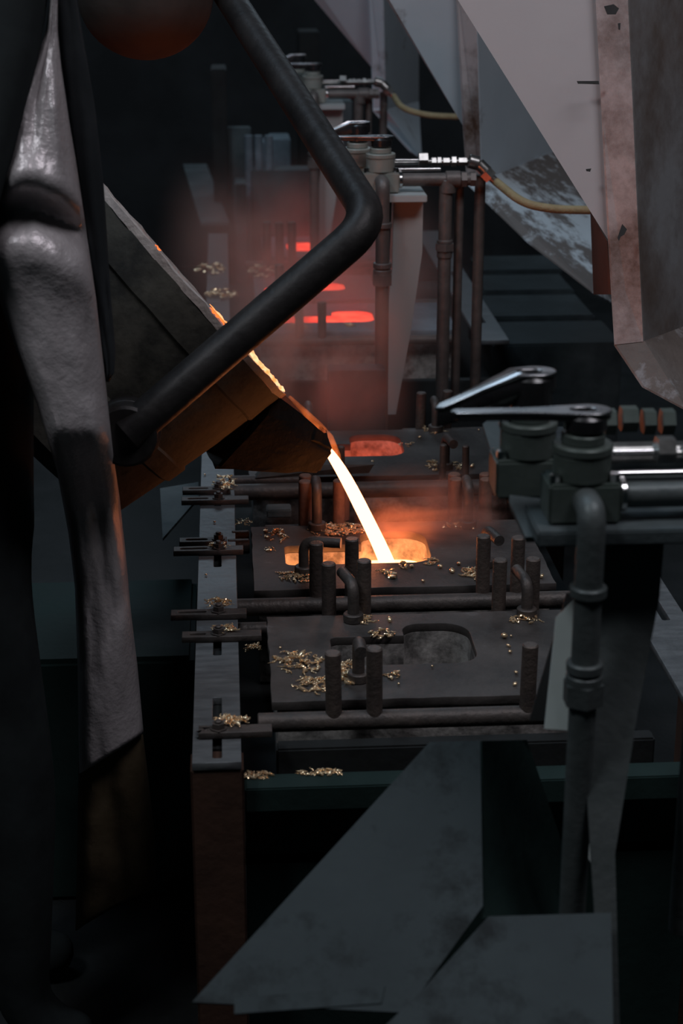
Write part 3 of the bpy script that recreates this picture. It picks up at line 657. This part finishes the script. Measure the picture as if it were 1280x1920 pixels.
for nm, q, dd in (('slit', [(1081, 152), (1122, 152), (1123, 158), (1083, 157)], 2.895), ('scuff', [(1132, 12), (1150, 8), (1160, 16), (1154, 27), (1138, 27)], 2.79), ('scuff', [(1158, 44), (1163, 43), (1162, 56), (1159, 55)], 2.79),
                  ('scuff', [(1157, 446), (1166, 420), (1175, 430), (1170, 440), (1163, 444), (1160, 452)], 2.925), ('scuff', [(1098, 317), (1108, 316), (1106, 322), (1099, 321)], 2.935)):
    link(nm, sheet([PD(x, y, dd) for x, y in q], .0012), 'mark', hp, sm=False)
# ledges below the hoppers
for i, (y0, y1, x0, x1, lab) in enumerate([(600, 646, 925, 1130, 'nearest'), (551, 594, 918, 1080, 'second'), (513, 545, 905, 1050, 'third'), (478, 507, 900, 1030, 'farthest')]):
    A = PZ(x0, y1, .62); Bq = PZ(x1, y0, .62)
    tag(link('ledge_slab', box((A.x, A.y, .30), (Bq.x, Bq.y, .62), .006), 'slabm'), lab+' dark steel ledge slab under the hoppers, right of the vertical pipes', 'slab', 'ledge slabs under the hoppers')

# foreground chute under the bench front
fc = empty('front_chute', tuple(PD(820, 1392, 2.12)), 'dim mottled grey sheet chute sloping down below the front of the bench', 'chute')
link('slope_sheet', sheet([PD(805, 1393, 2.12), PD(900, 1390, 2.12), PD(905, 1700, 2.0), PD(760, 1900, 1.93), PD(360, 1880, 1.95)], .004), 'under', fc, sm=False)
link('side_sheet', sheet([PD(900, 1390, 2.12), PD(985, 1388, 2.22), PD(1100, 1725, 2.2), PD(905, 1722, 2.0)], .004), 'green', fc, sm=False)
link('lower_sheet', sheet([PD(915, 1720, 1.97), PD(1145, 1713, 1.97), PD(1150, 2000, 1.85), PD(640, 2000, 1.85), PD(780, 1870, 1.9)], .004), 'under', fc, sm=False)
link('lip_strip', sheet([PD(440, 1872, 1.90), PD(722, 1850, 1.88), PD(715, 1882, 1.87), PD(440, 1902, 1.89)], .004), 'under', fc, sm=False)

# ============================================================ BACKGROUND MACHINERY
def bg(name, pts, y0, y1, m, lab, cat):
    a_ = PY(pts[0], pts[1], y0); b_ = PY(pts[2], pts[3], y0)
    return tag(link(name, box((a_.x, y0, 0), (b_.x, y1, a_.z), .004), m), lab, cat)
bg('press_frame', (395, 130, 430, 420), 6.6, 6.8, 'dark', 'dark upright press frame column far behind the ladle mouth', 'machine')
bg('control_box', (505, 262, 545, 345), 6.9, 7.1, 'blue', 'pale blue-grey control box in the dim background', 'box')
bg('control_box', (478, 268, 500, 340), 6.85, 7.0, 'blue', 'narrow blue-grey upright box left of the pale one', 'box')
bg('cross_member', (425, 240, 470, 256), 6.66, 6.72, 'step', 'short dim steel cross member far in the background', 'beam')
bg('machine_table', (470, 320, 600, 332), 6.5, 6.62, 'step', 'dim flat machine table in the far background', 'machine')
bg('machine_table', (440, 345, 462, 356), 6.3, 6.45, 'step', 'lower dim flat machine table in the far background', 'machine')
bg('support_column', (560, 60, 600, 300), 7.4, 7.6, 'dark', 'dark support column behind the farthest valve station', 'column')
bg('machine_housing', (596, 190, 660, 330), 6.2, 6.5, 'step', 'dim machine housing below the farthest valve station', 'machine')
for i, (x, lab) in enumerate([(468, 'left'), (486, 'middle'), (505, 'right')]):
    a_ = PZ(x, 372, .75); 
    tag(link('upright_pin', cyl((a_.x, a_.y, 0), (a_.x, a_.y, .98), .016), 'blue'), lab+' one of three dim upright rods in the far background', 'rod', 'upright rods in the far background')
a_ = PZ(365, 310, .72); b_ = PZ(403, 420, .72)
d_ = (b_-a_); s_ = Vector((.05, 0, 0))
tag(link('slotted_bar', sheet([a_-s_, a_+s_, b_+s_, b_-s_], .012), 'step'), 'dim slanting slotted bar far behind the ladle mouth', 'bar')

# ============================================================ WORKER
def interp(tab, y):
    if y <= tab[0][0]: return tab[0][1]
    for (y0, x0), (y1, x1) in zip(tab, tab[1:]):
        if y <= y1:
            t = (y-y0)/(y1-y0); return x0+(x1-x0)*t
    return tab[-1][1]
wk = empty('person', (-.41, 2.54, 0), 'worker in dark clothing and a long silvery protective apron, standing at the left edge', 'person')
def body():
    V = [(-.50, 2.32, .98), (-.50, 2.32, 1.15), (-.50, 2.31, 1.34), (-.50, 2.31, 1.47), (-.49, 2.30, 1.56), (-.48, 2.29, 1.66), (-.475, 2.28, 1.76),
         (-.47, 2.20, 1.45), (-.47, 2.10, 1.40), (-.50, 2.06, 1.10), (-.49, 2.06, .90), (-.48, 2.06, .84),
         (-.50, 2.46, 1.45), (-.54, 2.46, 1.40), (-.58, 2.46, 1.18), (-.56, 2.44, 1.02), (-.56, 2.44, .98),
         (-.49, 2.24, .88), (-.44, 2.22, .50), (-.45, 2.22, .12), (-.40, 2.22, .05), (-.33, 2.22, .045),
         (-.50, 2.42, .88), (-.50, 2.44, .50), (-.52, 2.45, .12), (-.46, 2.46, .05), (-.38, 2.46, .045)]
    V = [(x+.09, y+.24, z) for x, y, z in V]
    Rd = [.15, .135, .15, .10, .055, .085, .085, .085, .06, .048, .036, .032, .085, .06, .048, .036, .032, .10, .075, .05, .048, .04, .10, .075, .05, .048, .04]
    E = [(0, 1), (1, 2), (2, 3), (3, 4), (4, 5), (5, 6), (3, 7), (7, 8), (8, 9), (9, 10), (10, 11), (3, 12), (12, 13), (13, 14), (14, 15), (15, 16), (0, 17), (17, 18), (18, 19), (19, 20), (20, 21), (0, 22), (22, 23), (23, 24), (24, 25), (25, 26)]
    me = bpy.data.meshes.new('b'); me.from_pydata(V, E, []); o = bpy.data.objects.new('b', me); C.objects.link(o)
    md = o.modifiers.new('s', 'SKIN'); sv = me.skin_vertices[0].data
    for i, r in enumerate(Rd): sv[i].radius = (r, r)
    sv[0].use_root = True
    o.modifiers.new('u', 'SUBSURF').levels = 2
    dg = bpy.context.evaluated_depsgraph_get(); dg.update()
    m2 = bpy.data.meshes.new_from_object(o.evaluated_get(dg)); bpy.data.objects.remove(o); return m2
bd = link('body', body(), 'cloth', wk)
# head wear and fingers (outside the frame for the most part)
hm = bmesh.new(); bmesh.ops.create_uvsphere(hm, u_segments=24, v_segments=12, radius=.125)
for v in list(hm.verts):
    if v.co.z < -.02: v.co.z = -.02
    v.co = Vector((v.co.x*1.1, v.co.y*.95, v.co.z))+Vector((-.385, 2.52, 1.80))
link('helmet', bm2me(hm), 'flap', wk)
for hb, fd in (((-.385, 2.30, .835), Vector((.3, 0, -.8))), ((-.465, 2.68, .975), Vector((.1, 0, -.8)))):
    fd.normalize(); sd = fd.cross(Vector((0, 0, 1))).normalized()
    for k, L_ in enumerate((.062, .070, .066, .052)):
        b0_ = Vector(hb)+sd*(-.027+.018*k); link('finger', tube_me(bend([b0_, b0_+fd*L_*.6, b0_+fd*L_*.85+Vector((0, 0, -L_*.45))], .015, 4), .0095, 10), 'leather', wk)
    b0_ = Vector(hb)-fd*.03; link('thumb', tube_me(bend([b0_, b0_+sd*.045+fd*.02, b0_+sd*.05+fd*.055], .015, 4), .0105, 10), 'leather', wk)
# apron surface
Lt = [(-80, 100), (0, 96), (60, 88), (120, 66), (200, 34), (300, 12), (400, -12), (480, -25), (560, 0), (650, 30), (760, 72), (880, 108), (1000, 130), (1100, 142), (1250, 147), (1440, 150)]
Rt = [(-80, 98+4), (0, 106), (60, 106), (120, 112), (230, 128), (300, 140), (420, 158), (560, 178), (700, 194), (850, 210), (930, 222), (1040, 234), (1150, 244), (1250, 256), (1380, 268), (1440, 272)]
def apron_surface(y0, y1, Lf, Rf, ny, nx, Y0, bulge, fold, slant=0):
    bm = bmesh.new(); g = []
    def prof(u):
        if u < .2: return max(0, 1-((.2-u)/.2)**2)**.5
        if u > .35: return max(0, 1-((u-.35)/.65)**2)**.5
        return 1
    for j in range(ny+1):
        row = []
        for i in range(nx+1):
            u = i/nx; y = y0+(y1-slant*u-y0)*j/ny; xl = interp(Lf, y); xr = interp(Rf, y); x = xl+(xr-xl)*u
            Yd = (Y0(y) if callable(Y0) else Y0) - bulge*prof(u)*min(1, (xr-xl)/120) + fold(u, y)
            row.append(bm.verts.new(PY(x, y, Yd)))
        Yb = Y0(y) if callable(Y0) else Y0
        row.insert(0, bm.verts.new(PY(xl+6, y, Yb+.035))); row.append(bm.verts.new(PY(xr-8, y, Yb+.03)))
        g.append(row)
    for r0, r1 in zip(g, g[1:]):
        for k in range(len(r0)-1): bm.faces.new((r0[k], r0[k+1], r1[k+1], r1[k]))
    return bm2me(bm)
def YA(y): t = min(1, max(0, (y-800)/170)); return 2.41+.19*t*t*(3-2*t)
def gz(t, s): return math.exp(-(t/s)**2)
def foldf(u, y):
    f = 0
    yy = y + 30*math.sin(u*3)
    f += .034*gz(yy-400-50*u, 34)             # deep pinch
    f -= .022*gz(yy-345-40*u, 40) + .018*gz(yy-478-60*u, 50)
    f += .010*gz(u-.35, .12)*gz(y-180, 110) - .008*gz(u-.75, .1)*gz(y-240, 90)
    f += .010*gz(u-.55, .12)*gz(y-980, 120) - .006*gz(u-.8, .12)*gz(y-1000, 200)
    f += .008*math.sin(u*5+y*.012)*gz(y-1250, 160) + .006*gz((y-1180)+160*(u-.5), 30)
    f += .0035*noise.noise(Vector((u*5, y*.012, 0))) + .0015*noise.noise(Vector((u*14, y*.04, 3)))
    return f
def solid(o, t=.003):
    s = o.modifiers.new('t', 'SOLIDIFY'); s.thickness = t; s.offset = 0
ap = link('apron', apron_surface(-80, 1450, Lt, Rt, 150, 26, YA, .065, foldf, 75), 'alu', wk); ap['label'] = 'silvery aluminised apron, creased and stained'; solid(ap)
for f_ in ap.data.polygons: f_.use_smooth = True
bm = bmesh.new()
for y in range(560, 1120, 9):
    c = PY(interp(Lt, y)+5, y, YA(y)-.012); blob_bm(bm, c, .0022, (1, 1, 1.5))
link('stitching', bm2me(bm), 'stitch', ap)
Lg = [(1340, 150), (1500, 148), (1620, 146), (1745, 143)]; Rg = [(1340, 262), (1440, 274), (1560, 288), (1660, 290), (1745, 250)]
gt = link('gaiter', apron_surface(1340, 1745, Lg, Rg, 40, 16, 2.625, .055, lambda u, y: .012*gz(u-.45-.0008*(y-1500), .13)+.004*noise.noise(Vector((u*5, y*.02, 9))), 80), 'leather', wk); gt['label'] = 'brown leather leg guard below the apron'; solid(gt)
# dark coat flap with a soft sheen along its edge
fl = [(128, -60), (146, 30), (166, 120), (182, 260), (194, 400), (203, 540), (209, 640), (211, 690), (205, 715)]
Lf = [(-80, 96), (0, 106), (120, 116), (300, 142), (560, 180), (690, 196), (715, 198)]; Rf = [(-80, 125), (0, 142), (60, 152), (200, 176), (340, 192), (560, 206), (660, 215), (700, 212), (715, 203)]
cf = link('coat_flap', apron_surface(-80, 715, Lf, Rf, 50, 10, 2.45, .03, lambda u, y: .003*noise.noise(Vector((u*3, y*.01, 5)))), 'flap', wk); cf['label'] = 'dark smooth coat edge behind the apron'; solid(cf)
slv = link('sleeve', tube_me(bend([PD(40, -160, 2.3), PD(5, 120, 2.3), PD(-85, 420, 2.3)], .15, 6), .047, 24), 'cloth', wk)

# ============================================================ SMOKE AND FLAME
def vol(name, a_, b_, dens, scale, label, cat, col=(1, .60, .50), em=None, thr=(.45, .75), aniso=.2, zfade=None, mesh=None, stretch=(1, 1, 1), fade=True):  # default smoke colour is tinted warm to carry the melt's glow
    m = bpy.data.materials.new(name); m.use_nodes = True; nt = m.node_tree; N = nt.nodes; L = nt.links; N.clear()
    o_ = N.new('ShaderNodeOutputMaterial'); pv = N.new('ShaderNodeVolumePrincipled'); tc = N.new('ShaderNodeTexCoord')
    mp = N.new('ShaderNodeMapping'); mp.inputs['Scale'].default_value = stretch; L.new(tc.outputs['Object'], mp.inputs[0])
    n_ = N.new('ShaderNodeTexNoise'); n_.inputs['Scale'].default_value = scale; n_.inputs['Detail'].default_value = 4; n_.inputs['Distortion'].default_value = .8; L.new(mp.outputs[0], n_.inputs[0])
    mr = N.new('ShaderNodeMapRange'); mr.inputs[1].default_value = thr[0]; mr.inputs[2].default_value = thr[1]; L.new(n_.outputs[0], mr.inputs[0])
    # fade to nothing at the borders of the cloud
    sx_ = N.new('ShaderNodeSeparateXYZ'); L.new(tc.outputs['Generated'], sx_.inputs[0]); last = mr.outputs[0]
    for ax in (range(3) if fade else ()):
        mm_ = N.new('ShaderNodeMath'); mm_.operation = 'PINGPONG'; mm_.inputs[1].default_value = .5; L.new(sx_.outputs[ax], mm_.inputs[0])
        rr = N.new('ShaderNodeMapRange'); rr.inputs[1].default_value = 0; rr.inputs[2].default_value = .35; rr.interpolation_type = 'SMOOTHSTEP'
        if ax == 2 and zfade:
            rr.inputs[1].default_value = 1; rr.inputs[2].default_value = zfade; L.new(sx_.outputs[2], rr.inputs[0])
        else: L.new(mm_.outputs[0], rr.inputs[0])
        mu = N.new('ShaderNodeMath'); mu.operation = 'MULTIPLY'; L.new(last, mu.inputs[0]); L.new(rr.outputs[0], mu.inputs[1]); last = mu.outputs[0]
    mu = N.new('ShaderNodeMath'); mu.operation = 'MULTIPLY'; mu.inputs[1].default_value = dens; L.new(last, mu.inputs[0])
    L.new(mu.outputs[0], pv.inputs['Density']); pv.inputs['Color'].default_value = (*col, 1); pv.inputs['Anisotropy'].default_value = aniso
    if em:
        me_ = N.new('ShaderNodeMath'); me_.operation = 'MULTIPLY'; me_.inputs[1].default_value = em[1]; L.new(last, me_.inputs[0]); L.new(me_.outputs[0], pv.inputs['Emission Strength']); pv.inputs['Emission Color'].default_value = (*em[0], 1)
    L.new(pv.outputs[0], o_.inputs['Volume'])
    me = mesh or box(a_, b_, 0)
    o = link(name, me, m, sm=False); tag(o, label, cat, kind='stuff'); return o
vol('smoke_haze', (-.22, 3.95, .71), (.70, 6.3, 1.06), 2.0, 4, 'orange-lit and warm-tinted smoke haze drifting over the rear moulds beyond the ladle', 'smoke', thr=(.3, .7), zfade=.15, stretch=(1, .6, 1))
vol('smoke_wisp', (-.02, 3.16, .74), (.38, 3.9, 1.14), 9.0, 7, 'orange smoke wisps rising just behind the ladle spout', 'smoke', thr=(.45, .75), stretch=(1, 1, .6))
vol('smoke_wisp', (.21, 2.93, .701), (.52, 3.17, .82), 22.0, 12, 'pinkish smoke drifting off the mould being filled', 'smoke', thr=(.42, .75), zfade=.1, stretch=(.5, 1, 1.5))
# flame licking along the lip
fp = [(545, 738), (575, 768), (600, 795), (618, 818), (634, 850), (642, 872)]
fm = tube_me([LP(x-3, y+5, .03) for x, y in fp], [.003, .006, .009, .011, .008, .002], 14)
vol('flame', None, None, 0.0, 40, 'thin orange flame licking over the spout beside the stream', 'flame', em=((1, .20, .035), 60), thr=(.35, .75), mesh=fm, fade=False)
